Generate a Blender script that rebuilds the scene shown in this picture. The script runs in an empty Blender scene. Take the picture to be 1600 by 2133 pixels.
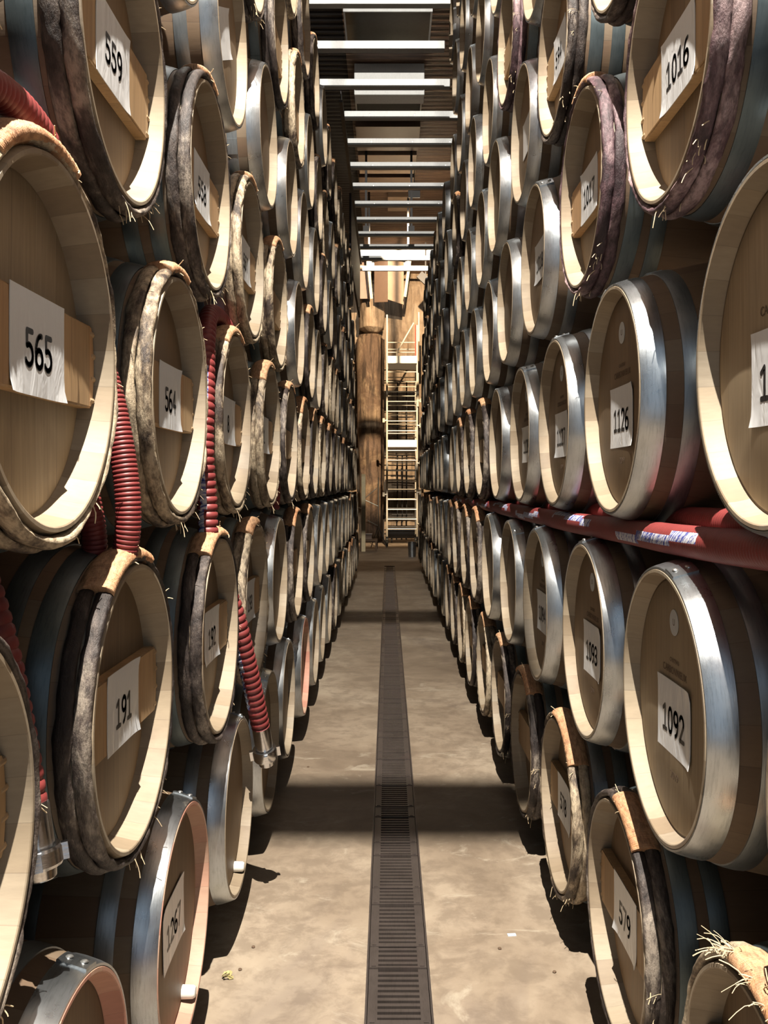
import bpy, bmesh, math, random
from mathutils import Vector, Matrix, noise
PI = math.pi
random.seed(7)
sc = bpy.context.scene
COL = sc.collection

# ------------------------------------------------------------------ camera, world, lights, exposure
F = 1880.0                                   # focal length in pixels of the 1600 x 2133 frame
cd = bpy.data.cameras.new('camera'); cam = bpy.data.objects.new('camera', cd); COL.objects.link(cam)
cam.location = (0, 0, 0); cam.rotation_euler = (PI / 2, 0, 0)
cd.sensor_fit = 'VERTICAL'; cd.sensor_height = 36; cd.lens = F / 2133 * 36
cd.shift_x = -8 / 2133; cd.shift_y = -58.5 / 2133
cd.clip_start = 0.05; cd.clip_end = 100
sc.camera = cam

w = bpy.data.worlds.new('world'); sc.world = w; w.use_nodes = True
bg = w.node_tree.nodes['Background']
bg.inputs[0].default_value = (0.68, 0.83, 1.0, 1); bg.inputs[1].default_value = 0.68

def light(name, kind, loc, energy, color, size, aim=None, **kw):
    ld = bpy.data.lights.new(name, kind); ld.energy = energy; ld.color = color
    if kind == 'AREA': ld.size = size
    else: ld.shadow_soft_size = size
    for k, v in kw.items(): setattr(ld, k, v)
    o = bpy.data.objects.new(name, ld); COL.objects.link(o); o.location = loc
    if aim: o.rotation_euler = (Vector(aim) - Vector(loc)).to_track_quat('-Z', 'Y').to_euler()
    return o
light('aisle_lamp', 'SPOT', (0.02, -0.035, 4.98), 5400, (1.0, 0.93, 0.83), 0.016, aim=(0.02, 5.6, 0), spot_size=math.radians(126), spot_blend=0.12)
light('end_lamp', 'SPOT', (0.45, 15.5, 4.95), 6800, (1.0, 0.76, 0.50), 0.03, aim=(0.05, 24, 2.0), spot_size=1.0, spot_blend=0.3)

sc.view_settings.view_transform = 'Standard'; sc.view_settings.look = 'None'
sc.view_settings.gamma = 1; sc.view_settings.use_curve_mapping = False
sc.view_settings.exposure = 0.0
sc.cycles.diffuse_bounces = 1; sc.cycles.glossy_bounces = 3; sc.cycles.max_bounces = 5

# ------------------------------------------------------------------ material helpers
class NT:
    def __init__(s, name):
        s.m = bpy.data.materials.new(name); s.m.use_nodes = True
        s.t = s.m.node_tree; s.n = s.t.nodes; s.b = s.n['Principled BSDF']
    def node(s, t, **kw):
        x = s.n.new(t)
        for k, v in kw.items(): setattr(x, k, v)
        return x
    def link(s, a, b): s.t.links.new(a, b)
    def setin(s, sock, v):
        if hasattr(v, 'is_linked') or isinstance(v, bpy.types.NodeSocket): s.link(v, sock)
        else: sock.default_value = v
    def math(s, op, a, b=None, c=None):
        x = s.node('ShaderNodeMath', operation=op); s.setin(x.inputs[0], a)
        if b is not None: s.setin(x.inputs[1], b)
        if c is not None: s.setin(x.inputs[2], c)
        return x.outputs[0]
    def coords(s, scale=(1, 1, 1), kind='Object', rand=False):
        tc = s.node('ShaderNodeTexCoord'); mp = s.node('ShaderNodeMapping')
        s.link(tc.outputs[kind], mp.inputs['Vector']); mp.inputs['Scale'].default_value = scale
        if rand:
            oi = s.node('ShaderNodeObjectInfo')
            cx = s.node('ShaderNodeCombineXYZ')
            for i, k in enumerate((37.0, 91.0, 53.0)):
                s.link(s.math('MULTIPLY', oi.outputs['Random'], k), cx.inputs[i])
            s.link(cx.outputs[0], mp.inputs['Location'])
        return mp.outputs[0]
    def rnd(s): return s.node('ShaderNodeObjectInfo').outputs['Random']
    def noise(s, vec, scale=5, detail=4, rough=0.55, dist=0.0):
        x = s.node('ShaderNodeTexNoise'); s.link(vec, x.inputs['Vector'])
        x.inputs['Scale'].default_value = scale; x.inputs['Detail'].default_value = detail
        x.inputs['Roughness'].default_value = rough; x.inputs['Distortion'].default_value = dist
        return x.outputs[0]
    def ramp(s, fac, stops):
        x = s.node('ShaderNodeValToRGB'); s.link(fac, x.inputs[0]); e = x.color_ramp.elements
        while len(e) < len(stops): e.new(0.5)
        for i, (p, c) in enumerate(stops):
            e[i].position = p; e[i].color = (*c, 1) if len(c) == 3 else c
        return x.outputs[0]
    def mix(s, fac, a, b, mode='MIX'):
        x = s.node('ShaderNodeMix', data_type='RGBA', blend_type=mode)
        s.setin(x.inputs[0], fac)
        for i, v in ((6, a), (7, b)):
            if isinstance(v, tuple): x.inputs[i].default_value = (*v, 1) if len(v) == 3 else v
            else: s.link(v, x.inputs[i])
        return x.outputs[2]
    def bump(s, h, strength=0.3, dist=0.01):
        x = s.node('ShaderNodeBump'); s.link(h, x.inputs['Height'])
        x.inputs['Strength'].default_value = strength; x.inputs['Distance'].default_value = dist
        s.link(x.outputs[0], s.b.inputs['Normal'])
    def color(s, c): s.setin(s.b.inputs['Base Color'], c if not isinstance(c, tuple) else (*c[:3], 1))
    def rough(s, v): s.setin(s.b.inputs['Roughness'], v)
    def metal(s, v): s.b.inputs['Metallic'].default_value = v

def plain(name, c, rough=0.6, metal=0.0, var=0.15, scale=20):
    t = NT(name); v = t.coords()
    n = t.noise(v, scale, 3)
    t.color(t.mix(n, tuple(x * (1 - var) for x in c), tuple(min(1, x * (1 + var)) for x in c)))
    t.rough(rough); t.metal(metal); return t.m

def staves_mat(name, dark, pale, grey, stain=0.25, seamf=0.7):
    """oak staves: seams and tone change per stave around the axis (local X)"""
    t = NT(name)
    tc = t.node('ShaderNodeTexCoord'); sp = t.node('ShaderNodeSeparateXYZ'); t.link(tc.outputs['Object'], sp.inputs[0])
    ang = t.math('ARCTAN2', sp.outputs[1], sp.outputs[2])
    u = t.math('MULTIPLY', ang, 26 / (2 * PI))
    idx = t.math('FLOOR', u); fr = t.math('FRACT', u)
    wn = t.node('ShaderNodeTexWhiteNoise', noise_dimensions='2D')
    cx = t.node('ShaderNodeCombineXYZ'); t.link(idx, cx.inputs[0]); t.link(t.math('MULTIPLY', t.rnd(), 77), cx.inputs[1])
    t.link(cx.outputs[0], wn.inputs['Vector'])
    base = t.ramp(wn.outputs[0], [(0.0, dark), (0.6, pale), (1.0, grey)])
    g = t.noise(t.coords((3, 45, 45), rand=True), 2.2, 5, 0.6)
    base = t.mix(t.math('MULTIPLY', g, 0.45), base, tuple(x * 0.45 for x in dark))
    s = t.noise(t.coords((1, 1, 1), rand=True), 3.5, 5, 0.65)
    sm = t.ramp(s, [(0.52, (0, 0, 0)), (0.7, (1, 1, 1))])
    base = t.mix(t.math('MULTIPLY', sm, stain), base, (0.10, 0.055, 0.04))
    seam = t.math('LESS_THAN', t.math('MINIMUM', fr, t.math('SUBTRACT', 1.0, fr)), 0.012)
    base = t.mix(t.math('MULTIPLY', seam, seamf), base, tuple(x * 0.3 for x in dark))
    t.color(base); t.rough(0.62)
    h = t.math('SUBTRACT', t.math('MULTIPLY', g, 0.35), t.math('MULTIPLY', seam, seamf))
    t.bump(h, 0.3, 0.002)
    return t.m

def head_mat(name, dark, pale, warm):
    """vertical head planks with open grain"""
    t = NT(name)
    tc = t.node('ShaderNodeTexCoord'); sp = t.node('ShaderNodeSeparateXYZ'); t.link(tc.outputs['Object'], sp.inputs[0])
    u = t.math('MULTIPLY', t.math('ADD', sp.outputs[1], 0.035), 1 / 0.088)
    idx = t.math('FLOOR', u); fr = t.math('FRACT', u)
    wn = t.node('ShaderNodeTexWhiteNoise', noise_dimensions='2D')
    cx = t.node('ShaderNodeCombineXYZ'); t.link(idx, cx.inputs[0]); t.link(t.math('MULTIPLY', t.rnd(), 31), cx.inputs[1])
    t.link(cx.outputs[0], wn.inputs['Vector'])
    base = t.ramp(wn.outputs[0], [(0.0, dark), (0.55, pale), (1.0, warm)])
    g = t.noise(t.coords((30, 60, 2.2), rand=True), 2.4, 6, 0.65, 0.6)
    gm = t.ramp(g, [(0.35, (0, 0, 0)), (0.75, (1, 1, 1))])
    base = t.mix(t.math('MULTIPLY', gm, 0.5), base, tuple(x * 0.5 for x in dark))
    s = t.noise(t.coords((1, 2, 1), rand=True), 5, 4, 0.6)
    sm = t.ramp(s, [(0.55, (0, 0, 0)), (0.75, (1, 1, 1))])
    base = t.mix(t.math('MULTIPLY', sm, 0.35), base, (0.12, 0.075, 0.045))
    seam = t.math('LESS_THAN', t.math('MINIMUM', fr, t.math('SUBTRACT', 1.0, fr)), 0.007)
    base = t.mix(t.math('MULTIPLY', seam, 0.45), base, (0.04, 0.025, 0.015))
    t.color(base); t.rough(0.6)
    t.bump(t.math('SUBTRACT', t.math('MULTIPLY', g, 0.4), seam), 0.3, 0.002)
    return t.m

def bark_mat(name, lo, mid, hi, t0=0.42, t1=0.62, fs=0.55):
    t = NT(name)
    tc = t.node('ShaderNodeTexCoord'); sp = t.node('ShaderNodeSeparateXYZ'); t.link(tc.outputs['Object'], sp.inputs[0])
    big = t.noise(t.coords((5, 2.2, 2.2), rand=True), 1.6, 7, 0.72, 0.4)
    col = t.ramp(big, [(0.0, lo), (t0, lo), ((t0 + t1) / 2, mid), (t1, hi), (1.0, hi)])
    fine = t.noise(t.coords((40, 14, 14), rand=True), 3.0, 6, 0.7)
    fm = t.ramp(fine, [(0.45, (0, 0, 0)), (0.62, (1, 1, 1))])
    col = t.mix(t.math('MULTIPLY', fm, 0.55), col, tuple(x * 0.35 for x in lo))
    t.color(col); t.rough(t.math('ADD', 0.25, t.math('MULTIPLY', fine, 0.55)))
    t.bump(t.math('ADD', fine, big), 0.8, 0.005)
    return t.m

def steel_mat(name, a, b, rough=0.36, stain=(0.16, 0.07, 0.08), sfac=0.35, metal=0.85):
    t = NT(name)
    n = t.noise(t.coords((1, 1, 1), rand=True), 9, 6, 0.65)
    base = t.mix(n, a, b)
    sp = t.noise(t.coords((60, 6, 6), rand=True), 4, 5, 0.7)
    base = t.mix(t.math('MULTIPLY', t.ramp(sp, [(0.5, (0, 0, 0)), (0.7, (1, 1, 1))]), 0.35), base, tuple(x * 0.45 for x in a))
    s = t.noise(t.coords((1, 1, 1), rand=True), 2.6, 4, 0.6)
    base = t.mix(t.math('MULTIPLY', t.ramp(s, [(0.56, (0, 0, 0)), (0.68, (1, 1, 1))]), sfac), base, stain)
    t.color(base); t.metal(metal)
    t.rough(t.math('ADD', rough, t.math('MULTIPLY', t.math('SUBTRACT', n, 0.5), 0.25)))
    t.bump(sp, 0.12, 0.002)
    return t.m

M = {}
M['staves'] = staves_mat('oak_staves', (0.125, 0.08, 0.047), (0.185, 0.125, 0.075), (0.16, 0.125, 0.085), 0.4, 0.35)
M['chime'] = staves_mat('oak_chime', (0.26, 0.195, 0.125), (0.42, 0.335, 0.23), (0.34, 0.285, 0.21), 0.35, 0.25)
M['chime_pink'] = staves_mat('wine_pink_oak_chime', (0.52, 0.24, 0.17), (0.62, 0.33, 0.23), (0.58, 0.40, 0.28), 0.1, 0.25)
M['head'] = head_mat('oak_head', (0.20, 0.132, 0.072), (0.27, 0.185, 0.103), (0.25, 0.158, 0.082))
M['head_pale'] = head_mat('pale_oak_head', (0.33, 0.25, 0.155), (0.39, 0.30, 0.19), (0.36, 0.265, 0.155))
M['bar'] = head_mat('oak_crossbar', (0.40, 0.25, 0.12), (0.50, 0.33, 0.17), (0.52, 0.30, 0.14))
M['bark'] = bark_mat('chestnut_bark', (0.022, 0.015, 0.013), (0.085, 0.065, 0.055), (0.30, 0.25, 0.20), 0.44, 0.60)
M['bark_pale'] = bark_mat('peeled_chestnut_bark', (0.045, 0.03, 0.022), (0.24, 0.18, 0.12), (0.52, 0.42, 0.29), 0.40, 0.52)
M['bark_wine'] = bark_mat('wine_stained_bark', (0.035, 0.018, 0.022), (0.14, 0.08, 0.09), (0.38, 0.27, 0.27), 0.42, 0.6)
M['cane'] = bark_mat('orange_cane', (0.30, 0.13, 0.06), (0.50, 0.25, 0.12), (0.56, 0.33, 0.18), 0.3, 0.5)
M['fibre'] = plain('frayed_fibre', (0.62, 0.48, 0.30), 0.8)
M['steel'] = steel_mat('galvanised_hoop', (0.34, 0.37, 0.39), (0.58, 0.61, 0.63), 0.30, metal=0.97)
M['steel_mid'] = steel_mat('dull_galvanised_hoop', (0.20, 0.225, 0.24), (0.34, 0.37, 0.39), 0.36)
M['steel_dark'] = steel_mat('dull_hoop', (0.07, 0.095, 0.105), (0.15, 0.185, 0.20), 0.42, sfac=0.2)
M['rivet'] = plain('rivet_metal', (0.6, 0.6, 0.58), 0.3, 0.9)
def paper(name, c):
    t = NT(name); n = t.noise(t.coords(rand=True), 7, 4, 0.6)
    t.color(t.mix(n, tuple(x * 0.9 for x in c), c)); t.rough(0.28)
    w_ = t.noise(t.coords((1, 9, 3), rand=True), 3, 3, 0.5, 1.0); t.bump(w_, 0.5, 0.006); return t.m
M['paper'] = paper('laminated_paper', (0.80, 0.81, 0.82))
M['ink'] = plain('black_ink', (0.012, 0.012, 0.014), 0.4)
M['brand'] = plain('burnt_print', (0.10, 0.06, 0.035), 0.7)
M['sticker'] = plain('round_sticker_paper', (0.55, 0.56, 0.55), 0.45)
M['plug'] = plain('white_plug', (0.80, 0.78, 0.72), 0.35)
M['peg'] = plain('wooden_peg', (0.45, 0.31, 0.18), 0.7)

def hose_mat():
    t = NT('red_hose'); v = t.coords(rand=True)
    n = t.noise(v, 14, 5, 0.65)
    c = t.mix(n, (0.13, 0.018, 0.02), (0.27, 0.05, 0.045))
    t.color(c); t.rough(0.5); return t.m
M['hose'] = hose_mat()
def hose_label_mat():
    t = NT('hose_print'); v = t.coords((1, 1, 1))
    tc = t.node('ShaderNodeTexCoord'); sp_ = t.node('ShaderNodeSeparateXYZ'); t.link(tc.outputs['Object'], sp_.inputs[0])
    cb = t.node('ShaderNodeCombineXYZ'); t.link(t.math('MULTIPLY', t.math('ADD', sp_.outputs[1], sp_.outputs[2]), 70.0), cb.inputs[0]); t.link(t.math('MULTIPLY', sp_.outputs[0], 9.0), cb.inputs[1])
    x = t.node('ShaderNodeTexNoise'); t.link(cb.outputs[0], x.inputs['Vector']); x.inputs['Scale'].default_value = 1.2
    t.color(t.ramp(x.outputs[0], [(0.46, (0.60, 0.60, 0.66)), (0.5, (0.05, 0.07, 0.32)), (0.56, (0.05, 0.07, 0.30)), (0.6, (0.6, 0.6, 0.66))]))
    t.rough(0.4); return t.m
M['hose_print'] = hose_label_mat()
M['chrome'] = steel_mat('polished_coupling', (0.55, 0.55, 0.55), (0.72, 0.72, 0.72), 0.2, sfac=0.0, metal=1.0)

def floor_mat():
    t = NT('worn_concrete'); v = t.coords()
    a = t.noise(v, 1.3, 8, 0.62, 0.6); b = t.noise(v, 9, 7, 0.7, 0.3); c = t.noise(t.coords((1, 0.4, 1)), 0.9, 5, 0.6, 1.5)
    col = t.ramp(a, [(0.30, (0.17, 0.125, 0.085)), (0.48, (0.29, 0.225, 0.16)), (0.68, (0.40, 0.325, 0.24))])
    col = t.mix(t.math('MULTIPLY', t.ramp(b, [(0.40, (1, 1, 1)), (0.56, (0, 0, 0))]), 0.5), col, (0.16, 0.12, 0.085))
    col = t.mix(t.math('MULTIPLY', t.ramp(c, [(0.55, (0, 0, 0)), (0.72, (1, 1, 1))]), 0.55), col, (0.10, 0.075, 0.07))
    d = t.noise(t.coords((1, 1.6, 1)), 2.6, 6, 0.7, 2.0)
    col = t.mix(t.math('MULTIPLY', t.ramp(d, [(0.60, (0, 0, 0)), (0.70, (1, 1, 1))]), 0.45), col, (0.50, 0.44, 0.34))
    t.color(col); t.rough(t.math('ADD', 0.42, t.math('MULTIPLY', b, 0.4)))
    t.bump(b, 0.25, 0.004); return t.m
M['floor'] = floor_mat()
M['iron'] = steel_mat('cast_iron_grate', (0.06, 0.048, 0.042), (0.125, 0.10, 0.088), 0.5, sfac=0.1, metal=0.5)
M['pit'] = plain('drain_black', (0.012, 0.010, 0.008), 0.9)  # near-black for the bottom of the drain channel
M['wall'] = plain('dark_cellar_plaster', (0.10, 0.07, 0.05), 0.9, scale=3)
def ceil_mat():
    t = NT('brown_boarded_ceiling'); n = t.noise(t.coords((1.0, 14, 1)), 2.0, 6, 0.7, 0.4)
    t.color(t.ramp(n, [(0.3, (0.05, 0.025, 0.015)), (0.55, (0.20, 0.11, 0.065)), (0.75, (0.42, 0.27, 0.17))])); t.rough(0.55)
    t.bump(n, 0.5, 0.02); return t.m
M['ceil'] = ceil_mat()
M['black'] = plain('matt_black', (0.012, 0.009, 0.008), 0.8)  # plain near-black for left ceiling, hanging sheet, hatch and vent slots
M['tan_panel'] = plain('tan_sheet', (0.50, 0.36, 0.25), 0.5, scale=6)
M['brown_panel'] = plain('brown_sheet', (0.22, 0.14, 0.095), 0.5, scale=6)
M['green_glass'] = plain('green_black_glass', (0.05, 0.065, 0.055), 0.15)
M['white_metal'] = steel_mat('white_painted_metal', (0.78, 0.80, 0.79), (0.90, 0.92, 0.91), 0.5, sfac=0.1, metal=0.0)
M['bar_metal'] = steel_mat('zinc_crossbar', (0.50, 0.52, 0.52), (0.72, 0.74, 0.74), 0.5, sfac=0.1, metal=0.1)
M['dark_metal'] = plain('dark_steel', (0.03, 0.028, 0.027), 0.5, 0.3)
def rock(name, a, b, c, st):
    t = NT(name); v = t.coords()
    n = t.noise(v, 1.6, 8, 0.65, 0.5); s = t.noise(t.coords((6.0, 2, 0.6)), 1.5, 6, 0.7, 0.8)
    col = t.ramp(n, [(0.3, a), (0.5, b), (0.72, c)])
    col = t.mix(t.math('MULTIPLY', t.ramp(s, [(0.44, (0, 0, 0)), (0.6, (1, 1, 1))]), st), col, tuple(x * 0.3 for x in a))
    f = t.noise(v, 14, 6, 0.7)
    col = t.mix(t.math('MULTIPLY', f, 0.35), col, tuple(x * 0.6 for x in b))
    t.color(col); t.rough(0.85); t.bump(f, 0.7, 0.03); return t.m
M['rock'] = rock('sandstone', (0.24, 0.16, 0.10), (0.40, 0.29, 0.19), (0.58, 0.45, 0.31), 0.6)
M['rock_dark'] = rock('stained_sandstone', (0.09, 0.055, 0.035), (0.19, 0.12, 0.075), (0.50, 0.36, 0.22), 0.9)
M['alu'] = plain('scaffold_aluminium', (0.72, 0.66, 0.54), 0.4, 0.3)
M['redp'] = plain('red_tube_paint', (0.55, 0.07, 0.05), 0.4)
M['batten'] = plain('pale_batten', (0.70, 0.58, 0.36), 0.7)
M['timber'] = plain('old_timber', (0.12, 0.075, 0.045), 0.85, scale=8)
M['leaf'] = plain('dry_leaf', (0.45, 0.38, 0.16), 0.7)
M['rubber'] = plain('black_rubber', (0.02, 0.02, 0.02), 0.6)
def emit(name, c, s):
    t = NT(name); t.color(c); t.b.inputs['Emission Color'].default_value = (*c, 1); t.b.inputs['Emission Strength'].default_value = s; return t.m
M['lamp'] = emit('lit_diffuser', (0.92, 0.96, 1.0), 2.2)

# ------------------------------------------------------------------ mesh helpers
def mesh(name, bm, mats, smooth=True, sharp=None):
    bmesh.ops.recalc_face_normals(bm, faces=bm.faces)
    me = bpy.data.meshes.new(name); bm.to_mesh(me); bm.free()
    for m in (mats if isinstance(mats, (list, tuple)) else [mats]): me.materials.append(m)
    if smooth:
        for p in me.polygons: p.use_smooth = True
        try: me.set_sharp_from_angle(angle=math.radians(sharp or 38))
        except Exception: pass
    return me
def obj(name, me, parent=None, loc=None, rot=None):
    o = bpy.data.objects.new(name, me); COL.objects.link(o)
    if parent: o.parent = parent
    if loc: o.location = loc
    if rot: o.rotation_euler = rot
    return o
def thing(name, label, cat, loc=(0, 0, 0), rotz=0, group=None, me=None):
    o = bpy.data.objects.new(name, me); COL.objects.link(o); o.location = loc; o.rotation_euler = (0, 0, rotz)
    o['label'] = label; o['category'] = cat
    if group: o['group'] = group
    return o
def struct(name, me):
    o = obj(name, me); o['kind'] = 'structure'; return o
def box(bm, x0, x1, y0, y1, z0, z1, mi=0):
    v = [bm.verts.new((x, y, z)) for x in (x0, x1) for y in (y0, y1) for z in (z0, z1)]
    for f in ((0, 1, 3, 2), (4, 6, 7, 5), (0, 4, 5, 1), (2, 3, 7, 6), (0, 2, 6, 4), (1, 5, 7, 3)):
        bm.faces.new([v[i] for i in f]).material_index = mi
def bevel(bm, w=0.003, seg=2):
    bmesh.ops.bevel(bm, geom=bm.edges[:], offset=w, segments=seg, affect='EDGES', profile=0.6)
def lathe(bm, prof, n=72, closed=True, mi=None, a0=0, a1=2 * PI):
    """revolve (x, r) profile about local X; closed joins last profile point to first"""
    full = abs(a1 - a0 - 2 * PI) < 1e-6
    cnt = n if full else n + 1
    rings = []
    for i in range(cnt):
        a = a0 + (a1 - a0) * i / n
        rings.append([bm.verts.new((x, r * math.sin(a), r * math.cos(a))) for x, r in prof])
    m = len(prof)
    for i in range(n):
        A, B = rings[i], rings[(i + 1) % cnt]
        for j in range(m if closed else m - 1):
            f = bm.faces.new((A[j], A[(j + 1) % m], B[(j + 1) % m], B[j]))
            if mi: f.material_index = mi[j] if isinstance(mi, list) else mi
    if not full and closed:
        bm.faces.new(rings[0]); bm.faces.new(rings[-1])
    return rings
def catmull(pts, per=12):
    P = [Vector(p) for p in pts]; P = [2 * P[0] - P[1]] + P + [2 * P[-1] - P[-2]]
    out = []
    for i in range(1, len(P) - 2):
        for k in range(per):
            t = k / per; a, b, c, d = P[i - 1:i + 3]
            out.append(0.5 * ((2 * b) + (-a + c) * t + (2 * a - 5 * b + 4 * c - d) * t * t + (-a + 3 * b - 3 * c + d) * t ** 3))
    out.append(P[-2]); return out
def tube(bm, pts, r, n=12, rad=None, mi=0, mifn=None):
    """sweep a circle; rad(s) gives the radius at arc length s"""
    pts = [Vector(p) for p in pts]; s = 0; prev = None; rings = []; nrm = None
    for i, p in enumerate(pts):
        t = (pts[min(i + 1, len(pts) - 1)] - pts[max(i - 1, 0)]).normalized()
        if nrm is None:
            nrm = t.cross(Vector((0, 0, 1)));
            if nrm.length < 0.1: nrm = t.cross(Vector((0, 1, 0)))
            nrm.normalize()
        nrm = (nrm - t * nrm.dot(t)).normalized(); bn = t.cross(nrm)
        if prev is not None: s += (p - prev).length
        prev = p; rr = rad(s) if rad else r
        rings.append([bm.verts.new(p + nrm * (rr * math.cos(2 * PI * k / n)) + bn * (rr * math.sin(2 * PI * k / n))) for k in range(n)])
    for i in range(len(rings) - 1):
        for k in range(n):
            f = bm.faces.new((rings[i][k], rings[i][(k + 1) % n], rings[i + 1][(k + 1) % n], rings[i + 1][k]))
            f.material_index = mifn(i, k) if mifn else mi
    for r_ in (rings[0], rings[-1]): bm.faces.new(r_).material_index = mi
def resample(pts, step):
    pts = [Vector(p) for p in pts]; out = [pts[0].copy()]; need = step
    for a, b in zip(pts, pts[1:]):
        L = (b - a).length; d = need
        while d <= L: out.append(a.lerp(b, d / L)); d += step
        need = d - L
    return out

# ------------------------------------------------------------------ the setting
FZ = -1.5; DX0, DX1 = -0.066, 0.129; DY0, DY1 = 0.0, 16.5
bm = bmesh.new()
for x0, x1, y0, y1 in ((-1.62, DX0, -3, 24.2), (DX1, 1.68, -3, 24.2), (DX0, DX1, DY1, 24.2), (DX0, DX1, -3, DY0)):
    box(bm, x0, x1, y0, y1, FZ - 0.12, FZ)
struct('floor', mesh('floor', bm, M['floor'], False))
bm = bmesh.new()
box(bm, DX0, DX1, DY0, DY1, FZ - 0.12, FZ - 0.10)
box(bm, DX0, DX0 + 0.006, DY0, DY1, FZ - 0.1, FZ - 0.001, 1); box(bm, DX1 - 0.006, DX1, DY0, DY1, FZ - 0.1, FZ - 0.001, 1)
struct('trim_1', mesh('drain_channel', bm, [M['pit'], M['iron']], False))
bm = bmesh.new(); box(bm, -1.75, -1.62, -3, 17.4, FZ - 0.12, 5.7); struct('wall_left', mesh('wall_left', bm, M['wall'], False))
bm = bmesh.new(); box(bm, 1.68, 1.81, -3, 17.4, FZ - 0.12, 5.7); struct('wall_right', mesh('wall_right', bm, M['wall'], False))
# ceiling: boards running across the aisle
bm = bmesh.new()
ys = []; y = -3.0
while y < 24.3: ys.append(y); y += 0.07
rows = []
for i, y in enumerate(ys):
    z = 5.64 + (0.014 if i % 2 else 0.0)
    rows.append([bm.verts.new((x, y, z)) for x in (-4.0, -0.55, 4.0)])
for a, b in zip(rows, rows[1:]):
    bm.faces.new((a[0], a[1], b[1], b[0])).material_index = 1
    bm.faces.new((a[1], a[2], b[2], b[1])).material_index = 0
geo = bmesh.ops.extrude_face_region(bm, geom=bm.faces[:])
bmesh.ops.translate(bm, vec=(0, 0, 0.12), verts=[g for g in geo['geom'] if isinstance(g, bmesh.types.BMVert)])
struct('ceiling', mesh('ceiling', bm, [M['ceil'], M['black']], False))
# end chamber: rough rock faces
def rockface(x0, x1, z0, z1, y, nx, nz, amp, seed, depth=0.5):
    bm = bmesh.new(); g = []
    for i in range(nx + 1):
        c = []
        for j in range(nz + 1):
            x = x0 + (x1 - x0) * i / nx; z = z0 + (z1 - z0) * j / nz
            p = Vector((x * 0.9 + seed, z * 0.7, seed))
            d = noise.fractal(p, 0.9, 2.0, 6) * amp + noise.noise(p * 0.5) * amp
            c.append(bm.verts.new((x, y - d, z)))
        g.append(c)
    for i in range(nx):
        for j in range(nz): bm.faces.new((g[i][j], g[i + 1][j], g[i + 1][j + 1], g[i][j + 1]))
    geo = bmesh.ops.extrude_face_region(bm, geom=bm.faces[:])
    for v in [g_ for g_ in geo['geom'] if isinstance(g_, bmesh.types.BMVert)]: v.co.y = y + depth
    return bm
struct('wall_back', mesh('wall_back', rockface(-4, 4, FZ - 0.1, 5.66, 24.2, 110, 100, 0.10, 3.1), M['rock'], True, 60))
bm = bmesh.new(); box(bm, -4.1, -4.0, 17.3, 24.6, FZ - 0.1, 5.7); box(bm, -4.0, -1.62, 17.3, 17.4, FZ - 0.1, 5.7)
struct('wall_side', mesh('wall_side', bm, M['wall'], False))
bm = bmesh.new(); box(bm, 4.0, 4.1, 17.3, 24.6, FZ - 0.1, 5.7); box(bm, 1.68, 4.0, 17.3, 17.4, FZ - 0.1, 5.7)
struct('wall_far_side', mesh('wall_far_side', bm, M['wall'], False))
bm = bmesh.new(); box(bm, -4.0, -1.62, 17.3, 24.6, FZ - 0.12, FZ); box(bm, 1.68, 4.0, 17.3, 24.6, FZ - 0.12, FZ)
struct('floor_end', mesh('floor_end', bm, M['floor'], False))

# ------------------------------------------------------------------ barrels
LEN = 0.95
def R(x):
    return 0.279 + 0.075 * (1 - ((x + LEN / 2) / (LEN / 2)) ** 2)

def staves_mesh(pink=False, rc=0.0):
    bm = bmesh.new()
    out = [(-LEN * i / 26, R(-LEN * i / 26)) for i in range(27)]
    prof = out + [(-LEN, 0.262), (-LEN + 0.055, 0.257)]
    # front: rim lip, inner chime down to the croze
    prof = [(-0.058 + rc, 0.001), (-0.058 + rc, 0.256 + rc * 0.2), (-0.052 + rc, 0.2585 + rc * 0.2), (-0.012, 0.2675), (-0.0015, 0.2685), (0.0, 0.2705), (0.0, 0.2765)] + prof[1:] + [(-LEN + 0.055, 0.001)]
    mi = [0, 1, 1, 1, 1, 1, 1] + [0] * (len(prof) - 7)
    lathe(bm, prof, 96, False, mi)
    bmesh.ops.remove_doubles(bm, verts=bm.verts, dist=0.0005)
    return mesh('staves', bm, [M['staves'], M['chime_pink'] if pink else M['chime']], True, 30)
def head_mesh(mat, rc=0.0):
    bm = bmesh.new(); lathe(bm, [(x + rc, r) for x, r in ((-0.056, 0.0015), (-0.0555, 0.250), (-0.0565, 0.2562), (-0.0575, 0.2562), (-0.0575, 0.0015))], 72, False)
    bmesh.ops.remove_doubles(bm, verts=bm.verts, dist=0.002)
    return mesh('head', bm, mat, True, 30)
def hoop_mesh(x0, x1, mat, th=0.0032, n=80, wob=0.0):
    bm = bmesh.new(); k = 4; prof = []
    for i in range(k + 1):
        x = x0 + (x1 - x0) * i / k; prof.append((x, R(x) + th + (0.0012 if 0 < i < k else 0)))
    for i in range(k, -1, -1):
        x = x0 + (x1 - x0) * i / k; prof.append((x, R(x) - 0.001))
    lathe(bm, prof, n, True)
    if wob:
        for v in bm.verts:
            a = math.atan2(v.co.y, v.co.z); v.co.x += wob * math.sin(3 * a + 1) + wob * 0.6 * math.sin(7 * a)
    # riveted overlap
    a = math.radians(8)
    lathe(bm, [(x0 + (x1 - x0) * 0.02, R(x0) + th + 0.0045), (x1 + (x0 - x1) * 0.02, R(x1) + th + 0.0045), (x1, R(x1)), (x0, R(x0))], 4, True, a0=a - 0.09, a1=a + 0.09)
    return mesh('hoop', bm, mat, True, 35)
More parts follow.
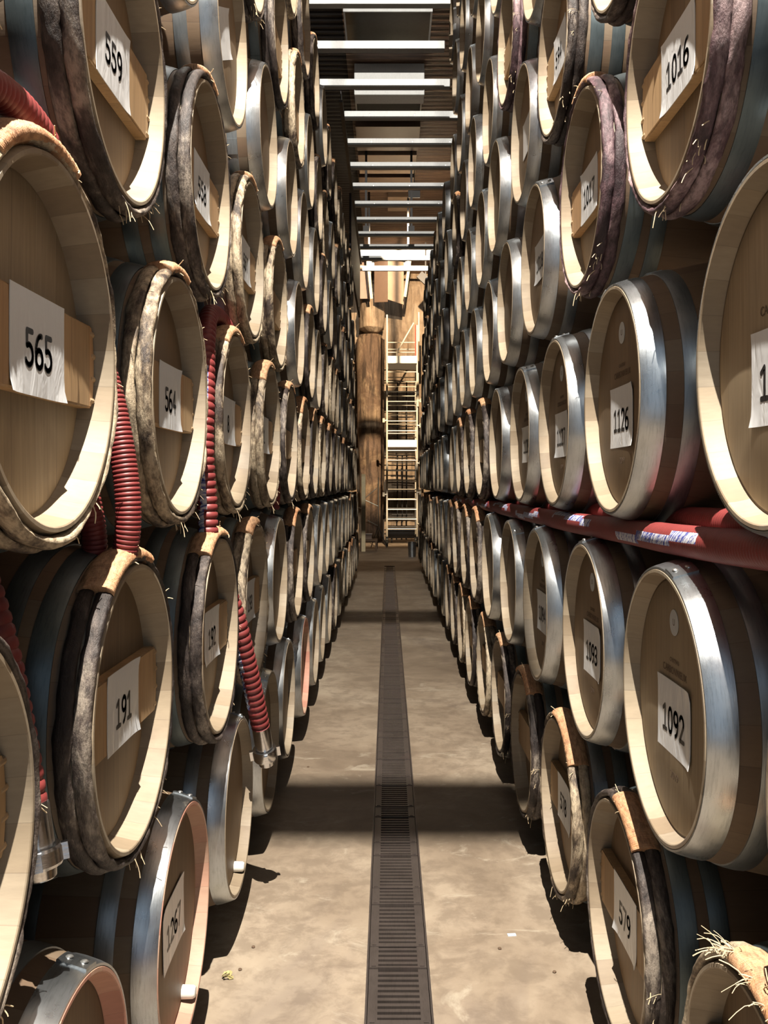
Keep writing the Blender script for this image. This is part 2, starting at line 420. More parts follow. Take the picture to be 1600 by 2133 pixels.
def bark_hoop_mesh(x, rr, seed, mat, n=120):
    """a split chestnut rod bent round the barrel"""
    bm = bmesh.new(); rings = []; k = 10; fl = 0.6
    for i in range(n):
        a = 2 * PI * i / n
        c = Vector((math.sin(a) * 2.5, math.cos(a) * 2.5, seed))
        dx = 0.0035 * noise.noise(c); sz = rr * (1 + 0.22 * noise.noise(c * 2.3) + 0.12 * noise.noise(c * 9))
        rad = R(x) + rr * 0.45 + 0.003 * noise.noise(c * 1.7 + Vector((9, 0, 0)))
        ring = []
        for j in range(k):
            b = 2 * PI * j / k
            kn = 1 + 0.10 * noise.noise(Vector((a * 18, b * 1.3, seed)))
            ring.append(bm.verts.new((x + dx + sz * kn * math.cos(b), (rad + sz * kn * fl * math.sin(b)) * math.sin(a), (rad + sz * kn * fl * math.sin(b)) * math.cos(a))))
        rings.append(ring)
    for i in range(n):
        A, B = rings[i], rings[(i + 1) % n]
        for j in range(k): bm.faces.new((A[j], A[(j + 1) % k], B[(j + 1) % k], B[j]))
    return mesh('bark_hoop', bm, mat, True, 60)
def cane_mesh(a0, a1, seed):
    """cane wound round the rods near the top"""
    bm = bmesh.new(); rings = []; k = 14; turns = int((a1 - a0) * 0.3 / 0.0045); n = turns * 3
    for i in range(n + 1):
        a = a0 + (a1 - a0) * i / n; ph = i % 3
        g = (0.0010 if ph == 1 else 0.0); end = min(1, (i + 1) / 4, (n - i + 1) / 4)
        ring = []
        for j in range(k):
            b = 2 * PI * j / k
            nz = 0.0015 * noise.noise(Vector((a * 30, b, seed)))
            hx = (0.034 + g + nz) * math.cos(b); hr = (0.0175 + g + nz) * math.sin(b)
            rr = R(-0.032) + 0.0085 + hr
            ring.append(bm.verts.new((-0.0305 + hx, rr * math.sin(a), rr * math.cos(a))))
        rings.append(ring)
    for A, B in zip(rings, rings[1:]):
        for j in range(k): bm.faces.new((A[j], A[(j + 1) % k], B[(j + 1) % k], B[j]))
    bm.faces.new(rings[0]); bm.faces.new(rings[-1])
    return mesh('cane_binding', bm, M['cane'], True, 60)
def fray_mesh(seed, spots, ln=0.04):
    rnd = random.Random(seed); bm = bmesh.new()
    for a_c, cnt in spots:
        for _ in range(cnt):
            a = a_c + rnd.uniform(-0.16, 0.16); r0 = 0.296 + rnd.uniform(-0.008, 0.006); x = rnd.uniform(-0.03, 0.002)
            p = Vector((x, r0 * math.sin(a), r0 * math.cos(a)))
            d = Vector((rnd.uniform(0.1, 0.9), math.sin(a) + rnd.uniform(-0.9, 0.9), math.cos(a) + rnd.uniform(-0.9, 0.9))).normalized()
            L = ln * rnd.uniform(0.3, 1.0); pts = [p]
            for q in range(1, 5):
                d = (d + Vector((rnd.uniform(-0.3, 0.3), rnd.uniform(-0.3, 0.3), -0.25))).normalized(); pts.append(pts[-1] + d * L / 4)
            r_ = rnd.uniform(0.0005, 0.0013)
            tube(bm, pts, r_, 4)
    return mesh('frayed_fibre', bm, M['fibre'])
def crossbar_mesh():
    bm = bmesh.new(); h = 0.072; zt = [i / 6 for i in range(-6, 7)]
    top = []; 
    prof = []
    for s in (1, -1):
        for q in zt:
            z = q * h * s; yy = math.sqrt(0.2535 ** 2 - z * z) * s
            prof.append((yy, -z if s == -1 else -z))
    # outline: right end going down, left end going up
    out = [(math.sqrt(0.2535 ** 2 - (q * h) ** 2), -q * h) for q in zt] + [(-math.sqrt(0.2535 ** 2 - (q * h) ** 2), q * h) for q in zt]
    f0 = [bm.verts.new((-0.0555, y, z)) for y, z in out]; f1 = [bm.verts.new((-0.031, y, z)) for y, z in out]
    bm.faces.new(f1); bm.faces.new(f0)
    for i in range(len(out)):
        j = (i + 1) % len(out); bm.faces.new((f0[i], f0[j], f1[j], f1[i]))
    bmesh.ops.bevel(bm, geom=[e for e in bm.edges if all(abs(v.co.x + 0.031) < 1e-5 for v in e.verts)], offset=0.003, segments=2, affect='EDGES')
    return mesh('crossbar', bm, M['bar'], True, 40)
def peg_mesh():
    bm = bmesh.new()
    tube(bm, [(-0.036, 0, 0), (-0.036, 0.020, 0)], 0.0065, 8)
    return mesh('peg', bm, M['peg'])
def rivet_mesh():
    bm = bmesh.new(); lathe_pts = [(0.0, 0.007), (0.002, 0.0065), (0.0038, 0.004), (0.0045, 0.0005)]
    lathe(bm, lathe_pts, 12, False); bmesh.ops.rotate(bm, verts=bm.verts, cent=(0, 0, 0), matrix=Matrix.Rotation(-PI / 2, 3, 'Y'))
    return mesh('rivet', bm, M['rivet'])
def paper_mesh(seed, wd=0.208, ht=0.152, curl=0.006):
    bm = bmesh.new(); g = []; rnd = random.Random(seed); cor = [rnd.random() * curl for _ in range(4)]
    for i in range(13):
        c = []
        for j in range(9):
            u = i / 12; v = j / 8
            d = cor[0] * ((1 - u) * (1 - v)) ** 12 + cor[1] * (u * (1 - v)) ** 12 + cor[2] * (u * v) ** 12 + cor[3] * ((1 - u) * v) ** 12
            d += 0.0
            c.append(bm.verts.new((0.002 + d, (u - 0.5) * wd, (v - 0.5) * ht)))
        g.append(c)
    for i in range(12):
        for j in range(8): bm.faces.new((g[i][j], g[i + 1][j], g[i + 1][j + 1], g[i][j + 1]))
    geo = bmesh.ops.extrude_face_region(bm, geom=bm.faces[:])
    bmesh.ops.translate(bm, vec=(-0.0012, 0, 0), verts=[q for q in geo['geom'] if isinstance(q, bmesh.types.BMVert)])
    return mesh('paper_label', bm, M['paper'])
def text_mesh(s, size, mat, bold=0.0, sx=1.0):
    cu = bpy.data.curves.new('t', 'FONT'); cu.body = s; cu.size = size; cu.align_x = 'CENTER'; cu.align_y = 'CENTER'
    cu.extrude = 0.0001; cu.offset = bold; cu.resolution_u = 3
    o = bpy.data.objects.new('t', cu); COL.objects.link(o)
    dg = bpy.context.evaluated_depsgraph_get()
    me = bpy.data.meshes.new_from_object(o.evaluated_get(dg))
    bpy.data.objects.remove(o); bpy.data.curves.remove(cu)
    # text x -> local Y, text y -> local Z, text z -> local X
    me.transform(Matrix(((0, 0, 1, 0), (sx, 0, 0, 0), (0, 1, 0, 0), (0, 0, 0, 1))))
    me.materials.clear(); me.materials.append(mat)
    return me
def arc(cx, cy, rx, ry, a0, a1, n=14):
    return [(cx + rx * math.cos(math.radians(a0 + (a1 - a0) * i / n)), cy + ry * math.sin(math.radians(a0 + (a1 - a0) * i / n))) for i in range(n + 1)]
DIG = {'0': [arc(.3, .5, .22, .45, 90, 450, 28)], '1': [[(.10, .80), (.32, .95), (.32, .05)], [(.10, .05), (.52, .05)]],
       '2': [arc(.29, .71, .21, .24, 160, -25, 14) + [(.08, .05), (.53, .05)]],
       '3': [arc(.27, .72, .21, .23, 150, -90, 14)[:-1] + [(.22, .49)], [(.22, .49)] + arc(.26, .27, .24, .22, 90, -150, 16)],
       '4': [[(.42, .05), (.42, .95), (.06, .32), (.56, .32)]], '5': [[(.48, .95), (.13, .95), (.13, .56)] + arc(.26, .32, .25, .27, 120, -145, 18)],
       '6': [[(.47, .92)] + arc(.40, .42, .33, .50, 95, 180, 8), arc(.30, .29, .225, .24, 0, 360, 24)],
       '7': [[(.07, .95), (.53, .95), (.22, .05)]], '8': [arc(.3, .72, .19, .23, 0, 360, 22), arc(.3, .27, .23, .23, 0, 360, 22)],
       '9': [arc(.30, .70, .22, .245, 0, 360, 24), arc(.20, .58, .32, .53, 0, -85, 8)]}
def number_mesh(txt, h=0.055, adv=0.66, wd=0.165):
    """bold numerals drawn as strokes; x to local Y, y to local Z"""
    bm = bmesh.new(); W = len(txt) * adv
    for ci, ch in enumerate(txt):
        for st in DIG[ch]:
            for k, (x, y) in enumerate(st):
                X = (ci * adv + x + 0.03 - W / 2) * h; Y = (y - 0.5) * h; r = wd * h / 2
                c = [bm.verts.new((0.0002, X + r * math.cos(q * PI / 5), Y + r * math.sin(q * PI / 5))) for q in range(10)]; bm.faces.new(c)
                if k:
                    d = Vector((X - px_, Y - py_)); 
                    if d.length > 1e-6:
                        n = Vector((-d.y, d.x)).normalized() * r
                        bm.faces.new([bm.verts.new((0.0, a, b)) for a, b in ((px_ + n.x, py_ + n.y), (X + n.x, Y + n.y), (X - n.x, Y - n.y), (px_ - n.x, py_ - n.y))])
                px_, py_ = X, Y
    return mesh('number', bm, M['ink'], False)
def disc_mesh(name, r, th, mat, n=32):
    bm = bmesh.new(); lathe(bm, [(0, 0.0004), (0, r), (th, r), (th, 0.0004)], n, False); bmesh.ops.remove_doubles(bm, verts=bm.verts, dist=0.0008)
    return mesh(name, bm, mat)

ME = {}
ME['staves'] = staves_mesh(); ME['staves_pink'] = staves_mesh(True)
ME['head'] = head_mesh(M['head']); ME['head_pale'] = head_mesh(M['head_pale'])
RC = 0.022
ME['s_staves'] = staves_mesh(False, RC); ME['s_staves_pink'] = staves_mesh(True, RC); ME['s_head'] = head_mesh(M['head'], RC); ME['s_head_pale'] = head_mesh(M['head_pale'], RC)
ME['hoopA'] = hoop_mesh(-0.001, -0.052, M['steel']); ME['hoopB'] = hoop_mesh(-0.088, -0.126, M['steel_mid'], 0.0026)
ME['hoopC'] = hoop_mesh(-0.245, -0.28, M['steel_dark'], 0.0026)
ME['hoopBd'] = hoop_mesh(-0.070, -0.110, M['steel_dark'], 0.0026, wob=0.001); ME['hoopCd'] = hoop_mesh(-0.134, -0.172, M['steel_dark'], 0.0026, wob=0.001)
BK = {'d': [], 'p': [], 'w': []}
for q, mt in (('d', M['bark']), ('p', M['bark_pale']), ('w', M['bark_wine'])):
    for v in range(2):
        BK[q].append([bark_hoop_mesh((-0.0155, -0.0445)[i], (0.0170, 0.0155)[i], v * 13.7 + i * 3.3 + ord(q), mt) for i in range(2)])
CANE = [cane_mesh(-0.62, 0.36, 1), cane_mesh(-0.38, 0.25, 2), cane_mesh(-0.75, 0.30, 3)]
FRAY = [fray_mesh(5, [(0.0, 6), (2.5, 9), (3.1, 7), (0.8, 4)]), fray_mesh(9, [(0.2, 10), (1.7, 8), (2.6, 6)]), fray_mesh(12, [(-0.3, 26), (0.2, 26), (0.6, 10)], 0.07)]
ME['crossbar'] = crossbar_mesh(); ME['peg'] = peg_mesh(); ME['rivet'] = rivet_mesh()
ME['sticker'] = disc_mesh('sticker', 0.027, 0.0012, M['sticker'])
ME['sticker_print'] = text_mesh('U', 0.02, M['brand'])
ME['ins1'] = text_mesh('CHATEAU', 0.013, M['brand']); ME['ins2'] = text_mesh('CARBONNIEUX', 0.0215, M['brand']); ME['year'] = text_mesh('2019', 0.024, M['brand'])
PAPER = [paper_mesh(i) for i in range(4)]
def plug_mesh():
    bm = bmesh.new(); lathe(bm, [(-0.036, 0.0005), (-0.036, 0.017), (-0.006, 0.016), (0.0, 0.012), (0.001, 0.0005)], 20, False)
    return mesh('plug', bm, M['plug'])
ME['plug'] = plug_mesh()

LABELS = {}
def add_parts(root, kind, detail, spec, rnd, right=False):
    """kind: 's' steel hoops, 'd' 'p' 'w' chestnut rods (dark, pale, wine stained)"""
    mk = lambda n, me, par=root, loc=None, rot=None: obj(n, me, par, loc, rot)
    spin = rnd.uniform(-0.25, 0.25)
    pre, rc = ('s_', RC) if kind == 's' else ('', 0.0)
    mk('staves', ME[pre + ('staves_pink' if spec.get('pink') else 'staves')])
    mk('head', ME[pre + ('head_pale' if spec.get('pale') else 'head')])
    if kind == 's':
        a = spec.get('spin', rnd.uniform(-0.5, 0.5))
        h = mk('chime_hoop', ME['hoopA'], rot=(a, 0, 0))
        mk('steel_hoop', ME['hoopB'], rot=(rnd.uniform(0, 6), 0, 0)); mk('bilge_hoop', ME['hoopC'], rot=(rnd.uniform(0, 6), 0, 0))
        if detail > 1:
            for dx in (-0.014, -0.039):
                # local Z top, hoop overlap sits 8 degrees round
                ang = math.radians(8); r_ = R(dx) + 0.0032 + 0.004
                o = mk('rivet', ME['rivet'], h, (dx, r_ * math.sin(ang), r_ * math.cos(ang)), (-ang, 0, 0))
    else:
        v = rnd.randrange(2)
        for i, me in enumerate(BK[kind][v]): mk('bark_hoop', me, rot=(rnd.uniform(-0.4, 0.4), 0, 0))
        c = spec.get('cane', rnd.randrange(3))
        if c is not None: mk('cane_binding', CANE[c], rot=(-(spec.get('ca', rnd.uniform(-0.15, 0.15)) + (0.30 if right else 0)), 0, 0))
        mk('steel_hoop', ME['hoopBd'], rot=(rnd.uniform(0, 6), 0, 0)); mk('steel_hoop', ME['hoopCd'], rot=(rnd.uniform(0, 6), 0, 0))
        if detail > 1:
            fo = mk('frayed_fibre', FRAY[spec.get('fray', rnd.randrange(2))]); fo['kind'] = 'stuff'
    px = -0.055 + rc
    if spec.get('bar', kind != 's' and detail > 0):
        b = mk('crossbar', ME['crossbar'], rot=(spec.get('bt', 0), 0, 0)); px = -0.0315 + rc
        if detail > 1:
            for s in (1, -1):
                for z in (-0.058, -0.02, 0.02, 0.058):
                    y = math.sqrt(0.2535 ** 2 - z * z) - 0.012
                    mk('peg', ME['peg'], b, (0, y if s == 1 else -y, z), (0 if s == 1 else PI, 0, 0))
    if 'num' in spec:
        n = spec['num']; ly, lz = spec.get('lp', (0, 0)); rt = spec.get('lr', 0)
        L = mk('paper_label', PAPER[rnd.randrange(4)], loc=(px, ly, lz), rot=(rt, 0, 0))
        if n:
            if n not in LABELS: LABELS[n] = number_mesh(n)
            mk('number', LABELS[n], L, (0.0023, spec.get('no', 0), -0.008))
    if spec.get('ins'):
        st = mk('sticker', ME['sticker'], loc=(-0.0555 + rc, 0.0, 0.168)); mk('sticker_print', ME['sticker_print'], st, (0.0014, 0, 0))
        mk('inscription', ME['ins1'], loc=(-0.05538 + rc, 0, 0.088)); mk('inscription', ME['ins2'], loc=(-0.05538 + rc, 0, 0.066))
        mk('year_mark', ME['year'], loc=(-0.05538 + rc, 0, -0.15))
    if spec.get('plug'):
        y, z = spec['plug']; p = mk('plug', ME['plug'], loc=(0, y, z)); p['label'] = 'white plug'

ZL = [-1.062, -0.437, 0.205, 0.822, 1.44, 2.046, 2.73]
ZR = [-1.072, -0.454, 0.207, 0.852, 1.485, 2.09, 2.735, 3.36, 3.97]
DL = [[1.40, 2.187, 2.98, 3.737, 4.48], [0.983, 1.785, 2.617, 3.37, 4.12], [0.55, 1.344, 2.141, 2.978, 3.80, 4.56, 5.35, 6.13],
      [0.93, 1.726, 2.511, 3.33, 4.17, 4.96, 5.74], [2.12, 2.888, 3.755, 4.56, 5.35], [3.33, 4.15, 4.955, 5.74], [4.65, 5.37, 6.15]]
DR = [[1.43, 2.234, 3.03, 3.755, 4.589], [1.05, 1.86, 2.63, 3.41, 4.21], [0.57, 1.365, 2.24, 3.06, 3.82, 4.68, 5.48, 6.28, 7.07, 7.86],
      [1.01, 1.814, 2.62, 3.44, 4.25, 5.08, 5.88, 6.67, 7.46], [2.25, 3.09, 3.84, 4.68, 5.48, 6.28, 7.07, 7.86], [3.47, 4.27, 5.08, 5.88, 6.67, 7.46],
      [4.66, 5.48, 6.28, 7.07, 7.86], [5.88, 6.67, 7.46], [7.07, 7.86]]
# look of the barrels one can tell apart: kind letters per row, nearest first
KL = ['sssssssss', 'dddpsddssss', 'dppppdpdpdd', 'dddppsdsdp', 'ssssssdsds', 'ddpsdpsd', 'pddsdd']
KR = ['pdpddpdpdds', 'ssssssdddds', 'ssssssdddsss', 'dwwssssssss', 'ddssssssss', 'swsssdsss', 'sssssss', 'sss', 'ss']
SP = {}
def sp(side, row, i, **kw): SP[(side, row, i)] = kw
sp('L', 0, 0, bar=False, pink=True, spin=-0.12, label='steel-hooped barrel with pink stave ends, cut off at the lower left corner')
sp('L', 0, 1, num='1267', pink=True, bar=False, plug=(0.10, -0.225), lp=(0.0, -0.0), spin=-0.2, lr=0.05, label='steel-hooped barrel on the floor with paper 1267 and pink rim')
sp('L', 0, 2, bar=False, plug=(0.08, -0.235), spin=-0.15, label='floor barrel behind the one marked 1267, wide bright steel rim')
sp('L', 0, 3, bar=False, label='floor barrel just beyond the hanging red hose coupling, left side')
sp('L', 0, 5, pink=True, bar=False, label='left floor barrel with a salmon pink inner rim')
sp('L', 1, 0, bar=True, label='dark rimmed barrel cut off by the left edge, below the one marked 565')
sp('L', 1, 1, num='191', cane=0, ca=0.0, label='barrel marked 191 with dark bark hoops and orange cane binding')
sp('L', 1, 2, num='192', cane=0, ca=0.0, label='barrel marked 192 beside the hanging red hose', no=0.0)
sp('L', 1, 3, num='193', cane=1, label='shaded barrel with pale weathered bark rim behind the red hose coupling')
sp('L', 2, 1, num='565', pale=True, cane=2, ca=0.0, label='large barrel marked 565 at the left edge, pale frayed rim')
sp('L', 2, 2, num='564', cane=1, label='barrel marked 564 with peeling pale bark hoops')
sp('L', 2, 3, num='8', no=-0.02, label='barrel under the arching red hose, grey bark rim')
sp('L', 2, 4, num='1', no=-0.03, label='barrel right after the arching red hose, yellowish rim')
sp('L', 3, 1, num='559', cane=None, label='barrel marked 559 at the upper left, dark bark hoops')
sp('L', 3, 2, num='558', cane=1, label='barrel with crinkled paper above the one marked 564')
sp('L', 3, 3, num='557', label='third bark-hooped barrel from the one marked 559, along its row')
sp('L', 4, 1, num='', lr=0.45, label='barrel with a torn dangling paper at the top left', )
sp('R', 0, 0, cane=2, ca=0.25, fray=2, label='barrel at the lower right corner with frayed orange cane')
sp('R', 0, 1, num='579', cane=1, label='floor barrel marked 579 with very dark bark hoops')
sp('R', 0, 2, num='578', no=-0.01, cane=0, ca=0.2, label='floor barrel with patchy peeled rim behind the one marked 579')
sp('R', 0, 3, label='shaded dark bark-hooped floor barrel, third after the corner one on the right')
for i, n, lb in ((1, '1092', 'largest steel-hooped barrel on the right, marked 1092, above the floor barrels'), (2, '1093', 'barrel marked 1093, right beyond the one with pale blue sticker, under the red hose'), (3, '1094', 'dull-hooped barrel marked 1094, its paper half hidden by the silver rim')): sp('R', 1, i, num=n, ins=True, lp=(0, -0.03), spin=-0.1 if i == 1 else 0.2, pale=(i == 1), label=lb)
sp('R', 2, 1, num='1125', ins=True, lp=(0, -0.04), pale=True, label='big steel-hooped barrel cut off by the right edge, paper starting 11')
sp('R', 2, 2, num='1126', ins=True, lp=(0, -0.04), label='steel-hooped barrel marked 1126, broad silver rim')
sp('R', 2, 3, num='1127', ins=True, lp=(0, -0.04), label='steel-hooped barrel marked 1127')
sp('R', 2, 4, num='1128', ins=True, lp=(0, -0.04), label='steel-hooped barrel next after the one marked 1127, folded paper')
sp('R', 3, 1, num='1016', cane=None, label='barrel marked 1016 at the upper right, oak crossbar')
sp('R', 3, 2, num='1017', cane=1, ca=-0.2, label='barrel marked 1017 with glossy mauve bark hoops')
sp('R', 3, 3, num='1018', bar=False, label='steel-hooped barrel next to 1017, paper half hidden')
sp('R', 4, 1, num='594', no=-0.02, label='bark-hooped barrel at the top right with paper reading 59')
sp('R', 4, 2, num='', bar=False, label='steel-hooped barrel above and beyond the one marked 1017')
TENS = ['', '', 'twenty', 'thirty']
ORD = ['lowest', 'second', 'third', 'fourth', 'fifth', 'sixth', 'seventh', 'eighth', 'ninth']
ORDN = ['first', 'second', 'third', 'fourth', 'fifth', 'sixth', 'seventh', 'eighth', 'ninth', 'tenth', 'eleventh', 'twelfth', 'thirteenth', 'fourteenth', 'fifteenth', 'sixteenth', 'seventeenth', 'eighteenth', 'nineteenth', 'twentieth', 'last']
KW = {'s': 'steel-hooped oak barrel', 'd': 'dark bark-hooped oak barrel', 'p': 'pale bark-hooped oak barrel', 'w': 'mauve bark-hooped oak barrel'}
COLS = {'L': [], 'R': []}
def stack(side, Ds, Zs, Ks, W, pitch, end):
    sgn = -1 if side == 'L' else 1
    rz = 0 if side == 'L' else PI
    for row, z in enumerate(Zs):
        D = list(Ds[row])
        lim = end if row < 7 else 8.1
        while True:
            nxt = D[-1] + pitch
            if row:
                below = COLS[side][row - 1]
                mids = [(a + b) / 2 for a, b in zip(below, below[1:]) if (a + b) / 2 > D[-1] + 0.705]
                if not mids: break
                nxt = mids[0]
            if nxt > lim: break
            D.append(nxt)
        COLS[side].append(D)
        rr = random.Random(1000 * row + (1 if side == 'L' else 2)); seen = 0
        for i, y in enumerate(D):
            ks = Ks[row]; k = ks[i] if i < len(ks) else rr.choice('sssddp' if side == 'L' else 'ssssddp')
            jx = rr.uniform(-0.008, 0.008); jy = 0; jz = 0
            # inside the frame at all?
            zb = z - 0.37; yf = y + 0.29
            if 1008 - (z - 0.30) * F / (y + 0.3) < 0 and z > 0: continue
            if 1008 - (z + 0.30) * F / (y + 0.3) > 2133: continue
            seen += 1
            spec = SP.get((side, row, i), {})
            detail = 2 if y < 4.6 else (1 if y < 7.5 else 0)
            sidew = 'left' if side == 'L' else 'right'
            lab = spec.get('label') or '%s, %s stack, %s row from the floor, %s from the frame edge' % (KW[k], sidew, ORD[row] if row else 'first', ORDN[min(seen - 1, 20)])
            root = thing('wine_barrel', lab, 'barrel', (sgn * W + sgn * jx, y + jy, z + jz), rz, 'barrels stacked along the %s side of the aisle' % sidew)
            root.rotation_euler = (0, 0, rz)
            add_parts(root, k, detail, spec, rr, side == 'R')
stack('L', DL, ZL, KL, 0.488, 0.80, 15.3)
stack('R', DR, ZR, KR, 0.555, 0.79, 16.6)

# timbers that carry the lowest barrels
for sgn, x, top in ((-1, 0.76, -1.412), (-1, 1.18, -1.412), (1, 0.83, -1.422), (1, 1.25, -1.422)):
    bm = bmesh.new(); box(bm, -0.045, 0.045, 0.9, 16.4 if sgn > 0 else 15.2, 0, top - FZ)
    sd = 'left' if sgn < 0 else 'right'; wh = 'front' if x < 0.9 else 'rear'
    thing('support_timber', '%s timber under the lowest barrels of the %s stack' % (wh, sd), 'timber', (sgn * x, 0, FZ), 0, 'timbers under the barrels', mesh('support_timber', bm, M['timber'], False))

# ------------------------------------------------------------------ drain grates
def grate_mesh():
    bm = bmesh.new(); wd = DX1 - DX0 - 0.016; L = 0.424; z0, z1 = -0.022, 0.0
    hw = wd / 2
    box(bm, -hw, -hw + 0.028, 0, L - 0.004, z0, z1); box(bm, hw - 0.028, hw, 0, L - 0.004, z0, z1)
    y = 0.0
    n = 15; p = (L - 0.004) / n
    for i in range(n):
        y0 = i * p; box(bm, -hw + 0.027, hw - 0.027, y0, y0 + p * (0.52 if i not in (0, 5) else 0.62), z0, z1 - 0.0015)
    for y0 in (0.001, 0.13):      # raised joints and bolts
        box(bm, -hw + 0.001, hw - 0.001, y0, y0 + 0.006, z1 - 0.001, z1 + 0.0022)
        for s in (-1, 1): box(bm, s * (hw - 0.014) - 0.007, s * (hw - 0.014) + 0.007, y0 + 0.007, y0 + 0.019, z1 - 0.001, z1 + 0.004)
    return mesh('grate', bm, M['iron'], False)
GM = grate_mesh(); y = 1.95; gi = 0
def gname(i):
    one = ['first', 'second', 'third', 'fourth', 'fifth', 'sixth', 'seventh', 'eighth', 'ninth', 'tenth', 'eleventh', 'twelfth', 'thirteenth', 'fourteenth', 'fifteenth', 'sixteenth', 'seventeenth', 'eighteenth', 'nineteenth']
    i = i + 1
    if i < 20: return one[i - 1]
    return {2: 'twentieth', 3: 'thirtieth'}[i // 10] if i % 10 == 0 else {2: 'twenty-', 3: 'thirty-'}[i // 10] + one[i % 10 - 1]
while y < 16.1:
    far = 'near' if y < 4 else ('middle' if y < 10 else 'far')
    o = thing('drain_grate', 'cast iron slotted drain grate, %s counted from the near end' % gname(gi), 'drain grate', ((DX0 + DX1) / 2, y, FZ - 0.002), 0, 'drain grates in the %s stretch of the aisle' % far, GM)
    y += 0.424; gi += 1

# ------------------------------------------------------------------ hoses
def ribbed(r, pitch=0.0135, amp=0.10):
    return lambda s: r * (1 + amp * (abs(math.sin(PI * s / pitch)) ** 0.28 - 0.75))
def hose(name, label, pts, r, amp=0.10, pitch=0.0135, group=None, printk=None):
    bm = bmesh.new(); P = resample(catmull(pts, 24), pitch / 4)
    fn = (lambda i, k: 1 if printk and ((k - round(1.6 * math.sin(i * pitch * 0.9))) in printk) and (i * pitch / 4 + 0.1) % 0.9 < 0.6 else 0)
    tube(bm, P, r, 18, ribbed(r, pitch, amp), mifn=fn)
    o = thing(name, label, 'hose', (0, 0, 0), 0, group, mesh(name, bm, [M['hose'], M['hose_print']], True, 50)); return o
hose('red_hose', 'red hose looped over the top of the barrel marked 565', [(-0.57, 1.02, 0.44), (-0.56, 1.14, 0.52), (-0.556, 1.26, 0.555), (-0.55, 1.36, 0.558), (-0.548, 1.44, 0.535), (-0.56, 1.51, 0.47), (-0.60, 1.58, 0.36)], 0.027)
hose('red_hose', 'red hose hanging between the barrels marked 565 and 564', [(-0.60, 1.77, 0.32), (-0.555, 1.765, 0.22), (-0.528, 1.76, 0.12), (-0.508, 1.755, 0.0), (-0.505, 1.755, -0.08), (-0.515, 1.76, -0.15)], 0.0245, 0.12, 0.009, printk=(2, 3))
hose('red_hose', 'rear red hose hanging behind the one between 565 and 564', [(-0.66, 1.78, 0.22), (-0.61, 1.765, 0.08), (-0.585, 1.76, -0.03), (-0.575, 1.765, -0.10), (-0.575, 1.77, -0.15)], 0.0245, 0.08, 0.009)
hose('red_hose', 'ribbed red hose arching over the barrel after 564', [(-0.508, 2.555, -0.165), (-0.512, 2.555, -0.05), (-0.520, 2.55, 0.10), (-0.522, 2.575, 0.26), (-0.535, 2.65, 0.42), (-0.550, 2.78, 0.52), (-0.555, 2.95, 0.545), (-0.555, 3.12, 0.525), (-0.55, 3.30, 0.45), (-0.55, 3.42, 0.35)], 0.028, 0.22, 0.022, printk=(2, 3))
hose('red_hose', 'ribbed red hose ending in a steel coupling between lower left barrels', [(-0.545, 2.93, -0.30), (-0.510, 2.96, -0.40), (-0.487, 2.985, -0.50), (-0.468, 3.03, -0.62), (-0.452, 3.08, -0.74), (-0.44, 3.12, -0.84)], 0.031, 0.22, 0.024, printk=(2, 3))
hose('red_hose', 'red hose at the left edge running down beside the barrel marked 191', [(-0.66, 1.37, -0.05), (-0.62, 1.38, -0.14), (-0.585, 1.38, -0.26), (-0.555, 1.375, -0.40), (-0.54, 1.375, -0.50)], 0.022, 0.16, 0.02)
hose('red_hose', 'short red hose between far third-row barrels, left side', [(-0.54, 4.22, 0.1), (-0.525, 4.22, -0.03), (-0.53, 4.22, -0.12)], 0.022, 0.22, 0.022)
hose('red_hose', 'long red hose lying on the second row of right barrels, front', [(0.612, 0.9, -0.085), (0.612, 1.45, -0.107), (0.612, 1.9, -0.118), (0.612, 2.3, -0.120), (0.612, 3.0, -0.128), (0.612, 3.9, -0.130), (0.612, 5.5, -0.132), (0.612, 8.0, -0.132)], 0.033, 0.03, 0.012, printk=(9, 10))
hose('red_hose', 'long red hose behind the front one on the right barrels', [(0.70, 1.0, -0.06), (0.69, 1.6, -0.075), (0.685, 2.3, -0.085), (0.68, 3.2, -0.09), (0.68, 4.5, -0.095), (0.68, 6.0, -0.10)], 0.030, 0.03, 0.012)
def coupling(label, a, b, sc_=1.0):
    a, b = Vector(a), Vector(b); L = (b - a).length; q = (b - a).to_track_quat('X', 'Z').to_euler()
    t = thing('hose_coupling', label, 'coupling', a); t.rotation_euler = q; t.scale = (1, sc_, sc_)
    bm = bmesh.new(); lathe(bm, [(0, 0.001), (0, 0.029), (0.004, 0.031), (L * 0.55, 0.031), (L * 0.56, 0.027), (L * 0.6, 0.027), (L * 0.6, 0.001)], 28, False)
    obj('sleeve', mesh('sleeve', bm, M['chrome'], True, 30), t)
    bm = bmesh.new(); rings = lathe(bm, [(L * 0.58, 0.026), (L * 0.58, 0.040), (L * 0.62, 0.043), (L * 0.80, 0.043), (L * 0.84, 0.040), (L * 0.84, 0.026)], 28, True)
    obj('ring', mesh('ring', bm, M['chrome'], True, 30), t)
    for k in range(4):
        bm = bmesh.new(); an = k * PI / 2 + 0.5; c = Vector((L * 0.7, 0.046 * math.sin(an), 0.046 * math.cos(an)))
        g = bmesh.ops.create_cube(bm, size=1.0, matrix=Matrix.Translation(c) @ Matrix.Rotation(-an, 4, 'X') @ Matrix.Diagonal((L * 0.22, 0.014, 0.014, 1)))
        obj('lug', mesh('lug', bm, M['chrome'], False), t)
    bm = bmesh.new(); lathe(bm, [(L * 0.84, 0.001), (L * 0.84, 0.030), (L * 0.98, 0.027), (L, 0.024), (L, 0.001)], 28, False)
    obj('spout', mesh('spout', bm, M['chrome'], True, 30), t)
